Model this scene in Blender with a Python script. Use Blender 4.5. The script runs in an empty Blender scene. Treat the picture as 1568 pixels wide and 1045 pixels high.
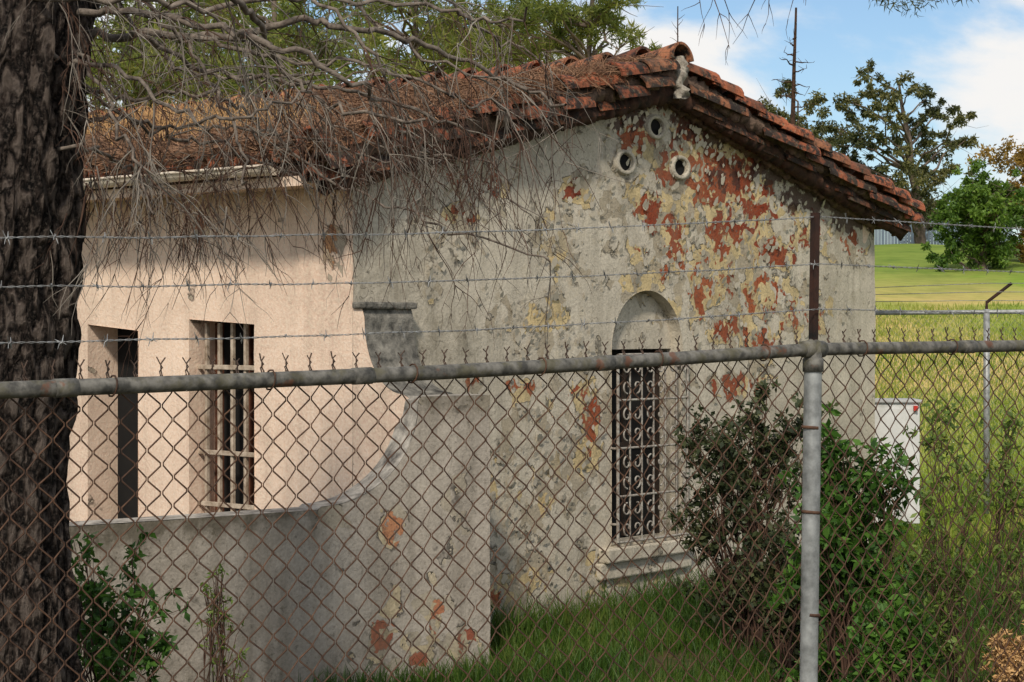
import bpy, math, random
import numpy as np
from mathutils import Vector, noise as mnoise, geometry as mgeo
random.seed(7); rng=np.random.default_rng(7)
S=bpy.context.scene
F=3000.0; EYE=2.4
# ---------------------------------------------------------------- survey helper: bearing/elevation at a true distance
def W(px,py,d): return Vector(((px-784)/F*d, d, EYE-(py-499)/F*d))
# ---------------------------------------------------------------- scene helpers
def link(o,parent=None):
    S.collection.objects.link(o)
    if parent: o.parent=parent
    return o
def empty(name,loc=(0,0,0),rz=0):
    e=bpy.data.objects.new(name,None); e.location=loc; e.rotation_euler=(0,0,rz); e.empty_display_size=.2
    return link(e)
def mesh(name,v,f,mat=None,parent=None,smooth=False):
    me=bpy.data.meshes.new(name)
    v=np.asarray(v,dtype=np.float32).reshape(-1,3)
    if isinstance(f,np.ndarray):
        n,k=f.shape
        me.vertices.add(len(v)); me.vertices.foreach_set('co',v.ravel())
        me.loops.add(n*k); me.loops.foreach_set('vertex_index',f.astype(np.int32).ravel())
        me.polygons.add(n); me.polygons.foreach_set('loop_start',(np.arange(n)*k).astype(np.int32))
        try: me.polygons.foreach_set('loop_total',np.full(n,k,dtype=np.int32))
        except Exception: pass
        me.update(calc_edges=True); me.validate()
    else:
        me.from_pydata([tuple(map(float,p)) for p in v],[],f); me.update()
    if mat: me.materials.append(mat)
    if smooth: me.polygons.foreach_set('use_smooth',np.ones(len(me.polygons),dtype=bool))
    o=bpy.data.objects.new(name,me)
    return link(o,parent)
class Tubes:
    def __init__(s,k=4): s.v=[];s.f=[];s.k=k
    def add(s,pts,rad,cap=False):
        k=s.k; n=len(pts); b=len(s.v)
        P=[Vector(p) for p in pts]
        if not hasattr(rad,'__len__'): rad=[rad]*n
        for i in range(n):
            t=(P[min(i+1,n-1)]-P[max(i-1,0)])
            if t.length<1e-9: t=Vector((0,0,1))
            t.normalize()
            up=Vector((0,0,1)) if abs(t.z)<.9 else Vector((0,1,0))
            if i==0: a=t.cross(up).normalized()
            else:
                a=(a-t*a.dot(t))
                a=a.normalized() if a.length>1e-6 else t.cross(up).normalized()
            c=t.cross(a)
            for j in range(k):
                th=2*math.pi*j/k
                p=P[i]+(a*math.cos(th)+c*math.sin(th))*rad[i]
                s.v.append((p.x,p.y,p.z))
        for i in range(n-1):
            for j in range(k):
                j2=(j+1)%k
                s.f.append((b+i*k+j,b+i*k+j2,b+(i+1)*k+j2,b+(i+1)*k+j))
        if cap:
            s.f.append(tuple(b+j for j in range(k))[::-1]); s.f.append(tuple(b+(n-1)*k+j for j in range(k)))
    def obj(s,name,mat,parent=None,smooth=True):
        if all(len(f)==4 for f in s.f): return mesh(name,s.v,np.array(s.f),mat,parent,smooth)
        return mesh(name,s.v,s.f,mat,parent,smooth)
class Solid:
    def __init__(s): s.v=[];s.f=[]
    def box(s,a,b,M=None):
        (x0,y0,z0),(x1,y1,z1)=a,b; n=len(s.v)
        for p in [(x0,y0,z0),(x1,y0,z0),(x1,y1,z0),(x0,y1,z0),(x0,y0,z1),(x1,y0,z1),(x1,y1,z1),(x0,y1,z1)]:
            s.v.append(tuple(M(*p)) if M else p)
        for q in [(0,3,2,1),(4,5,6,7),(0,1,5,4),(1,2,6,5),(2,3,7,6),(3,0,4,7)]: s.f.append(tuple(n+i for i in q))
    def obj(s,name,mat,parent=None,bevel=0):
        o=mesh(name,s.v,s.f,mat,parent)
        if bevel:
            m=o.modifiers.new('b','BEVEL'); m.width=bevel; m.segments=2
        return o
def smooth_path(pts,n=6):
    P=[Vector(p) for p in pts]; out=[]
    for i in range(len(P)-1):
        p0=P[max(i-1,0)];p1=P[i];p2=P[i+1];p3=P[min(i+2,len(P)-1)]
        for j in range(n):
            t=j/n
            out.append(.5*((2*p1)+(p2-p0)*t+(2*p0-5*p1+4*p2-p3)*t*t+(3*p1-p0-3*p2+p3)*t**3))
    out.append(P[-1]); return out
# ---------------------------------------------------------------- material helpers
class NT:
    def __init__(s,name):
        s.m=bpy.data.materials.new(name); s.m.use_nodes=True; s.t=s.m.node_tree; s.b=s.t.nodes['Principled BSDF']
        s.co=None
    def n(s,t,**k):
        x=s.t.nodes.new(t)
        for a,b in k.items(): setattr(x,a,b)
        return x
    def l(s,a,b): s.t.links.new(a,b)
    def put(s,sock,val):
        if hasattr(val,'links'): s.l(val,sock)
        else: sock.default_value=val
    def obj(s):
        if s.co is None: s.co=s.n('ShaderNodeTexCoord').outputs['Object']
        return s.co
    def mapping(s,scale=(1,1,1),vec=None):
        m=s.n('ShaderNodeMapping'); s.l(vec or s.obj(),m.inputs[0]); m.inputs['Scale'].default_value=scale; return m.outputs[0]
    def noise(s,sc,det=5,ro=.6,vec=None,dist=0,col=False):
        x=s.n('ShaderNodeTexNoise'); s.l(vec or s.obj(),x.inputs['Vector']); x.inputs['Scale'].default_value=sc
        x.inputs['Detail'].default_value=det; x.inputs['Roughness'].default_value=ro; x.inputs['Distortion'].default_value=dist
        return x.outputs['Color'] if col else x.outputs[0]
    def vor(s,sc,vec=None,feat='F1',out='Color'):
        x=s.n('ShaderNodeTexVoronoi',feature=feat); s.l(vec or s.obj(),x.inputs['Vector']); x.inputs['Scale'].default_value=sc
        return x.outputs[out]
    def ma(s,op,a,b=0.0,c=None):
        x=s.n('ShaderNodeMath',operation=op); s.put(x.inputs[0],a); s.put(x.inputs[1],b)
        if c is not None: s.put(x.inputs[2],c)
        return x.outputs[0]
    def rng(s,v,a,b,c=0.0,d=1.0):
        x=s.n('ShaderNodeMapRange'); s.put(x.inputs[0],v)
        for i,q in enumerate((a,b,c,d)): x.inputs[i+1].default_value=q
        return x.outputs[0]
    def mix(s,f,a,b,mode='MIX'):
        x=s.n('ShaderNodeMix',data_type='RGBA',blend_type=mode); s.put(x.inputs[0],f)
        for sock,v in ((x.inputs[6],a),(x.inputs[7],b)):
            if isinstance(v,tuple): v=(*v[:3],1)
            s.put(sock,v)
        return x.outputs[2]
    def ramp(s,f,stops):
        x=s.n('ShaderNodeValToRGB'); s.put(x.inputs[0],f); e=x.color_ramp.elements
        while len(e)<len(stops): e.new(.5)
        for i,(p,c) in enumerate(stops): e[i].position=p; e[i].color=(*c[:3],1)
        return x.outputs[0]
    def bump(s,h,st=.5,d=.01):
        x=s.n('ShaderNodeBump'); s.put(x.inputs['Height'],h); x.inputs['Strength'].default_value=st; x.inputs['Distance'].default_value=d
        s.l(x.outputs[0],s.b.inputs['Normal'])
    def island(s): return s.n('ShaderNodeNewGeometry').outputs['Random Per Island']
    def fin(s,col,rough=.85,metal=0.0,spec=.3):
        s.put(s.b.inputs['Base Color'],(*col,1) if isinstance(col,tuple) else col)
        s.put(s.b.inputs['Roughness'],rough); s.b.inputs['Metallic'].default_value=metal
        s.b.inputs['Specular IOR Level'].default_value=spec
        return s.m
def leaf_mat(name,c0,c1,c2,trans=.35,nscale=.6):
    t=NT(name); r=t.island(); nz=t.noise(nscale,1,.5)
    f=t.ma('ADD',t.ma('MULTIPLY',r,.55),t.ma('MULTIPLY',t.rng(nz,.3,.7),.45))
    c=t.ramp(f,[(0,c0),(.5,c1),(1,c2)])
    t.fin(c,.55,0,.35)
    tr=t.n('ShaderNodeBsdfTranslucent'); t.l(c,tr.inputs[0])
    mx=t.n('ShaderNodeMixShader'); mx.inputs[0].default_value=trans
    out=t.t.nodes['Material Output']; t.l(t.b.outputs[0],mx.inputs[1]); t.l(tr.outputs[0],mx.inputs[2]); t.l(mx.outputs[0],out.inputs[0])
    return t.m
WALLM=[]
def wall_mat(name,base,base2,yel,red,grime=.5,peel=1.0,grey=(.34,.30,.24)):
    t=NT(name); WALLM.append(t.m)
    at=t.n('ShaderNodeAttribute',attribute_name='pt'); sp=t.n('ShaderNodeSeparateColor'); t.l(at.outputs['Color'],sp.inputs[0])
    R,G,B=sp.outputs; A=at.outputs['Alpha']
    wv=t.n('ShaderNodeVectorMath',operation='MULTIPLY_ADD'); t.l(t.noise(4.5,2,.6,col=True),wv.inputs[0]); wv.inputs[1].default_value=(.30,.30,.30); t.l(t.obj(),wv.inputs[2])
    wc=wv.outputs[0]
    def cell(sc):
        s_=t.n('ShaderNodeSeparateColor'); t.l(t.vor(sc,wc),s_.inputs[0]); return s_.outputs[0]
    n1=t.noise(3.2,4,.62); n2=t.noise(6.5,5,.65)
    c1=cell(6.5)
    v1=t.ma('ADD',t.ma('MULTIPLY',c1,.42),t.ma('MULTIPLY',n1,.58))
    v2=t.ma('ADD',t.ma('MULTIPLY',cell(11),.36),t.ma('MULTIPLY',n2,.64))
    d1=t.ma('ADD',v1,t.ma('ADD',t.ma('MULTIPLY',G,.40),t.ma('MULTIPLY',R,.36)))
    P1=t.rng(d1,.795,.803); edge_shade=t.rng(d1,.760,.79)
    d2=t.ma('ADD',v2,t.ma('MULTIPLY',R,.50)); P2=t.rng(d2,.858,.868); edge_shade2=t.rng(d2,.83,.858)
    d3=t.ma('ADD',n2,t.ma('MULTIPLY',B,.44)); P3=t.rng(d3,.75,.79)
    P0=t.rng(t.ma('ADD',v2,t.ma('MULTIPLY',G,.25)),.70,.708)
    mott=t.noise(1.3,4,.65); fine=t.noise(45,2,.7)
    c=t.mix(t.rng(mott,.35,.65),base,base2)
    c=t.mix(t.ma('MULTIPLY',P0,.45*peel),c,tuple(x*.74+y*.16 for x,y in zip(base,yel)))
    c=t.mix(t.ma('MULTIPLY',t.ma('SUBTRACT',edge_shade,P1),.85),c,tuple(x*.16 for x in base))  # shadow line of curled flake edges, painted into the colour
    cy=t.mix(t.rng(n2,.40,.62),yel,tuple(x*.72 for x in yel))
    cy=t.mix(t.rng(c1,.80,.83,0,.8),cy,grey)
    c=t.mix(P1,c,cy)
    c=t.mix(t.ma('MULTIPLY',t.ma('SUBTRACT',edge_shade2,P2),.7),c,tuple(x*.25 for x in base))  # same painted shadow line round the red patches
    cr=t.mix(t.rng(mott,.38,.62),red,(min(1,red[0]*1.5),red[1]*2.4,red[2]*2.2))
    cr=t.mix(t.rng(fine,.42,.68,0,.7),cr,(red[0]*.35,red[1]*.35,red[2]*.4))
    c=t.mix(P2,c,cr)
    c=t.mix(t.ma('MULTIPLY',P3,.88),c,(.060,.024,.020))
    ed=t.vor(4.2,wc,'DISTANCE_TO_EDGE','Distance')
    ck=t.ma('MULTIPLY',t.rng(ed,.012,.0),t.rng(t.ma('ADD',n1,t.ma('MULTIPLY',G,.2)),.48,.56))
    c=t.mix(t.ma('MULTIPLY',ck,.85*peel),c,tuple(x*.20 for x in base))
    dr=t.noise(1,4,.6,vec=t.mapping((7,7,.7)))
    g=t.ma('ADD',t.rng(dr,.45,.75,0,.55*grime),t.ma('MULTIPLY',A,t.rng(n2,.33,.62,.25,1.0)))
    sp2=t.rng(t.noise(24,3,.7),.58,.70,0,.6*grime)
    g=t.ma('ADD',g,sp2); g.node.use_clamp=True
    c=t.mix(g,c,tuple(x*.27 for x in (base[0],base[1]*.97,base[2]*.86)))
    c=t.mix(.3,c,t.ramp(fine,[(.3,(.22,.22,.22)),(.7,(.75,.75,.75))]),'OVERLAY')
    h=t.ma('SUBTRACT',t.ma('MULTIPLY',fine,.3),t.ma('MULTIPLY',P1,.6))
    h=t.ma('ADD',h,t.ma('MULTIPLY',n1,.8))
    t.bump(h,.9,.018)
    return t.fin(c,.9,0,.2)
M={}
M['gable']=wall_mat('peeling_stucco',(.58,.52,.415),(.46,.41,.325),(.62,.485,.26),(.27,.050,.022),.66,1)
M['side']=wall_mat('pink_stucco',(.82,.635,.495),(.72,.545,.42),(.66,.50,.34),(.36,.13,.07),.42,.2)
M['patio']=wall_mat('patio_stucco',(.44,.39,.325),(.33,.29,.24),(.52,.43,.28),(.34,.10,.055),.85,.5)
def simple(name,c0,c1,sc=8,rough=.9,bs=.5,bd=.01,metal=0,spec=.3,stretch=(1,1,1),isl=0):
    t=NT(name); v=t.mapping(stretch); n=t.noise(sc,4,.65,vec=v); f=t.rng(n,.32,.68)
    if isl: f=t.ma('ADD',t.ma('MULTIPLY',f,1-isl),t.ma('MULTIPLY',t.island(),isl))
    else: t.bump(n,bs,bd)
    return t.fin(t.mix(f,c0,c1),rough,metal,spec)
M['coping']=simple('weathered_coping',(.085,.078,.07),(.47,.43,.37),9,.95,.9,.02)
M['copdark']=simple('mossy_coping',(.035,.034,.030),(.28,.26,.22),8,.95,1,.03)
M['mortar']=simple('mortar',(.05,.035,.025),(.24,.155,.11),12,.95,1,.02)
M['lmortar']=simple('pale_mortar',(.20,.17,.14),(.44,.40,.33),22,.95,1,.02)
M['darkwood']=simple('dark_board',(.016,.011,.008),(.085,.040,.024),10,.95,.8,.02)  # very dark brown wood tone
M['black']=simple('dark_interior',(.006,.006,.006),(.012,.011,.01),3,1)  # near-black colour standing in for shade inside openings
M['iron']=simple('painted_iron_grille',(.42,.40,.35),(.14,.10,.075),30,.6,.3,.002,.0,.4)
M['wood']=simple('weathered_timber',(.16,.095,.055),(.36,.25,.15),14,.85,.5,.004,stretch=(4,4,.6))
M['bars']=simple('old_painted_bars',(.22,.16,.11),(.55,.46,.36),14,.8,.4,.003)
M['jamb']=simple('rusty_door_frame',(.05,.018,.01),(.14,.05,.025),14,.85,.5,.004)
M['sash']=simple('dark_sash',(.012,.010,.008),(.05,.032,.022),14,.85,.5,.004)
M['gutter']=simple('painted_gutter',(.78,.70,.58),(.48,.38,.28),6,.6,.2,.003,.0,.4)
M['galv']=simple('galvanised_steel',(.16,.165,.16),(.38,.39,.38),16,.5,.3,.002,.3,.4)
def rust_steel():
    t=NT('weathered_pipe'); n=t.noise(9,4,.7); c=t.mix(t.rng(t.noise(30,3,.6),.35,.65),(.050,.048,.042),(.18,.17,.148))
    lich=t.rng(t.noise(14,4,.7),.50,.64); c=t.mix(t.ma('MULTIPLY',lich,.65),c,(.095,.085,.045))
    c=t.mix(t.rng(n,.60,.66,0,.8),c,(.13,.055,.03)); t.bump(n,.4,.004); return t.fin(c,.65,.1,.35)
M['pipe']=rust_steel()
M['wire']=simple('rusty_wire',(.040,.022,.015),(.13,.068,.040),18,.75,.2,.001,.1,.3)
M['tip']=simple('dark_rust',(.045,.03,.022),(.11,.07,.05),18,.75)
M['barb']=simple('galvanised_wire',(.36,.37,.37),(.15,.14,.13),40,.5,.2,.001,.3,.4)
M['angle']=simple('rusty_angle_iron',(.010,.009,.008),(.055,.022,.014),12,.8,.4,.003)
M['needle']=simple('pine_needle_litter',(.070,.035,.021),(.35,.20,.115),3,.9,.3,.01,isl=.65)
M['straw']=simple('dry_straw',(.36,.19,.07),(.60,.38,.17),3,.9,.3,.01,isl=.65)
def litter():
    t=NT('needle_mat'); n=t.noise(35,4,.8,dist=1.5); m=t.noise(2.5,3,.6)
    c=t.mix(t.rng(n,.3,.7),(.030,.016,.011),(.24,.13,.073)); c=t.mix(t.rng(m,.5,.7),c,(.08,.042,.028),'MIX')
    t.bump(n,1,.04); return t.fin(c,.95)
M['litter']=litter()
def tile(name,k=1.0,dark=.50):
    t=NT(name); r=t.island(); n=t.noise(9,5,.7); m=t.noise(3,3,.6)
    c=t.ramp(r,[(0,(.22*k,.062*k,.030*k)),(.4,(.38*k,.115*k,.052*k)),(.7,(.15*k,.055*k,.032*k)),(1,(.42*k,.17*k,.08*k))])
    c=t.mix(t.rng(n,dark,dark+.12),c,(.028,.019,.015)); c=t.mix(t.ma('MULTIPLY',t.rng(t.noise(22,3,.7),.58,.68),.5),c,(.28,.25,.16))
    c=t.mix(t.rng(m,.5,.66,0,.6),c,(.06,.042,.028))
    t.bump(n,.9,.025); return t.fin(c,.9)
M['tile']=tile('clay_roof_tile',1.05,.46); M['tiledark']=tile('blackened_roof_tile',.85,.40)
def t_warp(t,v):
    w=t.n('ShaderNodeVectorMath',operation='MULTIPLY_ADD'); t.l(t.noise(1.2,3,.6,vec=v,col=True),w.inputs[0]); w.inputs[1].default_value=(1.3,1.3,1.3); t.l(v,w.inputs[2]); return w.outputs[0]
def bark(name,a,b,hi,sc=1):
    t=NT(name); v=t.mapping((8*sc,8*sc,3.0*sc))
    e=t.vor(1.9,t_warp(t,v),'DISTANCE_TO_EDGE','Distance'); n=t.noise(4,6,.75,vec=v); n2=t.noise(60,2,.6)
    f=t.ma('ADD',t.rng(e,.0,.26),t.ma('MULTIPLY',t.ma('SUBTRACT',n,.5),1.2))
    c=t.ramp(f,[(0,a),(.5,b),(1,hi)]); c=t.mix(t.rng(n2,.5,.75,0,.5),c,tuple(x*1.3 for x in hi)); h=t.ma('ADD',f,t.ma('MULTIPLY',n,.8)); t.bump(h,1,.08); return t.fin(c,.95,0,.15)
M['bark']=bark('pine_bark',(.007,.006,.005),(.062,.045,.037),(.22,.175,.145))
M['bark2']=simple('grey_bark',(.05,.038,.03),(.20,.15,.115),5,.95,.6,.02,stretch=(1,1,.4))
M['twig']=simple('dead_twig',(.06,.047,.038),(.32,.28,.23),9,.9,.4,.004,isl=.6)
M['limb']=simple('dead_limb_bark',(.045,.034,.027),(.25,.205,.165),20,.9,.8,.01)
M['redtwig']=simple('dry_brown_twig',(.030,.015,.010),(.12,.065,.042),9,.9,.4,.004,isl=.5)
M['pineleaf']=leaf_mat('pine_foliage',(.05,.08,.018),(.17,.21,.04),(.40,.38,.10),.5)
M['euc']=leaf_mat('eucalyptus_foliage',(.022,.030,.014),(.085,.095,.03),(.28,.25,.09),.3,.35)
M['bright']=leaf_mat('bright_foliage',(.03,.08,.01),(.09,.17,.02),(.19,.29,.04),.35,.5)
M['orange']=leaf_mat('autumn_foliage',(.12,.08,.015),(.28,.17,.03),(.42,.26,.05),.35,.5)
M['darkleaf']=leaf_mat('dark_shrub_leaf',(.012,.018,.007),(.035,.050,.016),(.12,.125,.05),.2,3)
M['shrub']=leaf_mat('shrub_leaf',(.015,.045,.008),(.05,.13,.015),(.14,.28,.04),.35,2.5)
M['olive']=leaf_mat('olive_leaf',(.05,.08,.015),(.12,.19,.03),(.22,.29,.06),.35,2.5)
M['grass']=leaf_mat('grass_blade',(.018,.045,.008),(.055,.12,.012),(.15,.18,.035),.35,.9)
M['fgrass']=leaf_mat('field_grass_blade',(.12,.21,.02),(.26,.33,.04),(.50,.43,.14),.45,.22)
# ---------------------------------------------------------------- world
w=bpy.data.worlds.new('World'); S.world=w; w.use_nodes=True; t=w.node_tree
SE,SR=math.radians(41),math.radians(188)
bg=t.nodes['Background']; sky=t.nodes.new('ShaderNodeTexSky'); sky.sky_type='NISHITA'; sky.sun_disc=False
sky.sun_elevation=SE; sky.sun_rotation=SR; sky.air_density=1.0; sky.dust_density=.6; sky.ozone_density=2.2
tint=t.nodes.new('ShaderNodeMix'); tint.data_type='RGBA'; tint.blend_type='MULTIPLY'; tint.inputs[0].default_value=1; tint.inputs[7].default_value=(.90,.97,1.03,1)
t.links.new(sky.outputs[0],tint.inputs[6]); t.links.new(tint.outputs[2],bg.inputs[0]); bg.inputs[1].default_value=.115
bg2=t.nodes.new('ShaderNodeBackground'); bg2.inputs[0].default_value=(1,.985,.965,1); bg2.inputs[1].default_value=.93
tc=t.nodes.new('ShaderNodeTexCoord'); mp=t.nodes.new('ShaderNodeMapping'); mp.inputs['Scale'].default_value=(1,1,2.2); mp.inputs['Location'].default_value=(.35,.1,.33)
t.links.new(tc.outputs['Generated'],mp.inputs[0])
nz=t.nodes.new('ShaderNodeTexNoise'); nz.inputs['Scale'].default_value=5.2; nz.inputs['Detail'].default_value=8; nz.inputs['Roughness'].default_value=.56; nz.inputs['Distortion'].default_value=.25
t.links.new(mp.outputs[0],nz.inputs['Vector'])
mr=t.nodes.new('ShaderNodeMapRange'); mr.inputs[1].default_value=.41; mr.inputs[2].default_value=.55; mr.interpolation_type='SMOOTHSTEP'; t.links.new(nz.outputs[0],mr.inputs[0])
ms=t.nodes.new('ShaderNodeMixShader'); t.links.new(mr.outputs[0],ms.inputs[0]); t.links.new(bg.outputs[0],ms.inputs[1]); t.links.new(bg2.outputs[0],ms.inputs[2])
t.links.new(ms.outputs[0],t.nodes['World Output'].inputs[0])
sl=bpy.data.lights.new('sun','SUN'); sl.energy=3.1; sl.angle=math.radians(6); sl.color=(1,.92,.80)
so=link(bpy.data.objects.new('sun',sl))
az=SR
sd=Vector((math.sin(az)*math.cos(SE),math.cos(az)*math.cos(SE),math.sin(SE)))
so.rotation_euler=sd.to_track_quat('Z','Y').to_euler(); so.location=sd*60
S.view_settings.view_transform='Standard'; S.view_settings.look='None'; S.view_settings.exposure=0
# ---------------------------------------------------------------- camera
cd=bpy.data.cameras.new('camera'); cam=link(bpy.data.objects.new('camera',cd)); cam.location=(0,0,EYE); cam.rotation_euler=(math.pi/2,0,0)
cd.sensor_width=36; cd.lens=36*F/1568; cd.shift_y=-23.5/1568; cd.clip_end=6000; cd.clip_start=.1; S.camera=cam
# ---------------------------------------------------------------- ground
def sstep(a,b,x):
    t_=np.clip((x-a)/(b-a),0,1); return t_*t_*(3-2*t_)
def gh(x,y):
    x=np.asarray(x,float); y=np.asarray(y,float)
    near=.5*(1-sstep(7.5,11.5,y))
    side=sstep(3.2,6.0,x)*.55*sstep(13,20,y)
    far=np.clip(y-21,0,61)*.0868
    far=far+np.where(y>82,(np.minimum(y,600)-82)*.001,0)
    bumps=.03*np.sin(x*1.7+y*.9)*np.cos(y*1.3)
    return near+side+far*sstep(-30,4,x)+bumps-.04
def ground():
    ys=np.concatenate([np.arange(-6,30,.5),np.arange(30,90,2),np.array([95,110,140,200,300,600,1200,3000,5000])])
    xs=np.concatenate([-np.array([4000,1500,600,200,100,60,40,30])[:],np.arange(-20,24,.5),np.array([26,30,40,60,100,200,600,1500,4000])])
    X,Y=np.meshgrid(xs,ys); Z=gh(X,Y); v=np.stack([X,Y,Z],-1).reshape(-1,3)
    n=len(xs); idx=np.arange(len(ys)*n).reshape(len(ys),n)
    f=np.stack([idx[:-1,:-1],idx[:-1,1:],idx[1:,1:],idx[1:,:-1]],-1).reshape(-1,4)
    t=NT('meadow_ground'); a=t.noise(.20,4,.6,vec=t.mapping((1,.45,1))); b=t.noise(2.2,5,.7)
    sx=t.n('ShaderNodeSeparateXYZ'); t.l(t.obj(),sx.inputs[0])
    y=sx.outputs[1]
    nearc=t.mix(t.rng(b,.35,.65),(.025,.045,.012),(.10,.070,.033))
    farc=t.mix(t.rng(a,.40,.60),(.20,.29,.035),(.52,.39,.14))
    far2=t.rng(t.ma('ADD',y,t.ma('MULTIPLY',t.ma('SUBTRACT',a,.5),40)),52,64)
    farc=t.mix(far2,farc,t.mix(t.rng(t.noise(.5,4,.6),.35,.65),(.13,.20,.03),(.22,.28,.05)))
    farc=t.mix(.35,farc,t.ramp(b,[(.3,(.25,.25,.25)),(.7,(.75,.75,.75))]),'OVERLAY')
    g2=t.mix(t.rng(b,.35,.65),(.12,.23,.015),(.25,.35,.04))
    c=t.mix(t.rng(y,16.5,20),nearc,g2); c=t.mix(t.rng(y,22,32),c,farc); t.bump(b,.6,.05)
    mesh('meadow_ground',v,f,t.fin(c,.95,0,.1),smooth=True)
ground()
# ---------------------------------------------------------------- house frame
C1=Vector((-1.14,14.02,0)); ANG=math.atan2(.7546,.656); U=Vector((.656,.7546)); V=Vector((-.7546,.656))
house=empty('stucco_house',C1,ANG)
def gpt(px,py):
    k=(px-784)/F; u=(14.02*k+1.14)/(.656-.7546*k); d=14.02+.7546*u; return u,EYE-(py-499)/F*d,d
def spt(px,py):
    k=(px-784)/F; v=-(1.14+14.02*k)/(.7546+.656*k); d=14.02+.656*v; return v,EYE-(py-499)/F*d,d
def inside(pts,poly):
    x,y=pts[:,0],pts[:,1]; r=np.zeros(len(pts),bool); n=len(poly); j=n-1
    for i in range(n):
        xi,yi=poly[i]; xj,yj=poly[j]
        c=((yi>y)!=(yj>y))&(x<(xj-xi)*(y-yi)/((yj-yi) or 1e-12)+xi); r^=c; j=i
    return r
def densify(poly,st):
    o=[]
    for i in range(len(poly)):
        a=poly[i];b=poly[(i+1)%len(poly)]; L=math.hypot(b[0]-a[0],b[1]-a[1]); n=max(1,int(L/st))
        for j in range(n): o.append((a[0]+(b[0]-a[0])*j/n,a[1]+(b[1]-a[1])*j/n))
    return o
def panel(name,outline,holes,st,mapf,attr,mat,parent,disp=.008,flip=False):
    loops=[densify(outline,st)]+[densify(h,st*.7) for h in holes]
    pts=[];edges=[]
    for lp in loops:
        b=len(pts); pts+=lp; edges+=[(b+i,b+(i+1)%len(lp)) for i in range(len(lp))]
    O=np.array(outline); x0,y0=O.min(0); x1,y1=O.max(0)
    gx,gy=np.meshgrid(np.arange(x0+st/2,x1,st),np.arange(y0+st/2,y1,st)); g=np.stack([gx.ravel(),gy.ravel()],1); g+=rng.uniform(-.25,.25,g.shape)*st
    k=inside(g,outline)
    for h in holes: k&=~inside(g,h)
    g=g[k]; bp=np.array(pts)
    keep=[]
    for i in range(0,len(g),4000):
        d=((g[i:i+4000,None,:]-bp[None])**2).sum(-1).min(1); keep.append(d>(st*.4)**2)
    g=g[np.concatenate(keep)]
    allp=[Vector(p) for p in pts]+[Vector((float(a),float(b))) for a,b in g]
    r=mgeo.delaunay_2d_cdt(allp,edges,[],0,1e-6)
    vs=np.array([(p.x,p.y) for p in r[0]]); fs=np.array([f for f in r[2] if len(f)==3])
    cen=vs[fs].mean(1); k=inside(cen,outline)
    for h in holes: k&=~inside(cen,h)
    fs=fs[k]
    out=np.zeros((len(vs),3))
    for i,(a,b) in enumerate(vs):
        dd=mnoise.noise(Vector((a*1.3,b*1.3,3.1)))*disp+mnoise.noise(Vector((a*5,b*5,8)))*disp*.4
        out[i]=mapf(a,b,dd)
    if flip: fs=fs[:,::-1]
    o=mesh(name,out,fs,mat,parent,True)
    ca=o.data.color_attributes.new('pt','FLOAT_COLOR','POINT')
    A=attr(vs[:,0],vs[:,1]); ca.data.foreach_set('color',A.astype(np.float32).ravel())
    return o
def blobs(a,b,L,conv,scx=1):
    r=np.zeros_like(a)
    for px,py,rx,ry,am in L:
        u,h,d=conv(px,py); u2,_,_=conv(px+rx,py); ru=abs(u2-u)+.03; rh=ry/F*d+.03
        r=np.maximum(r,am*np.exp(-(((a-u)/ru)**2+((b-h)/rh)**2)**1.2*.7))
    return r
RED=[(1110,275,60,42,1.15),(1190,390,25,15,1.15),(1000,320,28,30,.95),(968,205,30,30,.9),(1060,195,38,34,.9),(1095,350,16,45,.95),(1150,310,44,30,.85),(875,295,20,13,1.0),(752,288,16,16,.85),(705,325,20,16,.8),(690,275,14,14,.6),(725,582,14,12,.8),(1070,440,10,45,.95),(1112,503,20,14,1.0),(1225,475,45,28,.65),(1300,368,34,20,.7),(1160,520,32,20,.75),(1130,590,40,18,.8),(800,592,16,14,.8),(1035,372,14,40,.9),(1250,350,50,36,.55),(895,600,30,14,.5),(1170,450,50,45,.6),(760,910,10,18,.6),(905,650,10,50,.8),(1030,250,35,55,.65),(1000,170,50,16,.6),(1010,420,20,25,.6),(1100,420,50,55,.55),(990,380,20,25,.6),(1140,340,50,60,.6),(1015,285,20,25,.7)]
YEL=[(852,372,26,38,1),(830,492,50,36,1.05),(900,295,40,22,.8),(950,300,35,30,.7),(1100,225,60,30,.9),(880,430,30,20,.7),(990,440,50,18,.95),(840,720,70,110,.6),(800,910,60,60,.8),(900,630,22,90,.9),(1030,470,12,40,.9),(1090,400,150,130,.50),(700,340,60,50,.5),(660,420,12,45,.7),(1200,480,100,80,.45),(960,870,70,30,.9),(770,740,30,60,.7),(1050,300,120,90,.52),(740,260,90,30,.4),(750,480,20,60,.4),(650,240,40,10,.5),(860,600,60,40,.5)]
MAR=[(1060,185,45,28,.85),(968,180,22,22,.8),(1190,262,60,22,.9),(1250,305,60,22,.9),(1310,338,40,18,.9),(1110,270,35,30,.7),(1010,160,50,12,.7),(1090,215,60,15,.7),(1190,390,20,10,.6),(940,190,30,15,.6)]
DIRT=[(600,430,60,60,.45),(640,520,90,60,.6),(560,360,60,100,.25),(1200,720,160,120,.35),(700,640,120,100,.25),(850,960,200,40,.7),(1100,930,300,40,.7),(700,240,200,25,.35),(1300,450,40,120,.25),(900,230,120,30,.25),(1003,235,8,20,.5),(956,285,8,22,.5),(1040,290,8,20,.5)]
def gattr(a,b):
    A=np.stack([blobs(a,b,RED,gpt),blobs(a,b,YEL,gpt),blobs(a,b,MAR,gpt),blobs(a,b,DIRT,gpt)],-1); return A
GW=7.237; EH=3.4; EL=3.50; AH=4.35
ARC=3.495; AR=.50; AB=2.2
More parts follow.
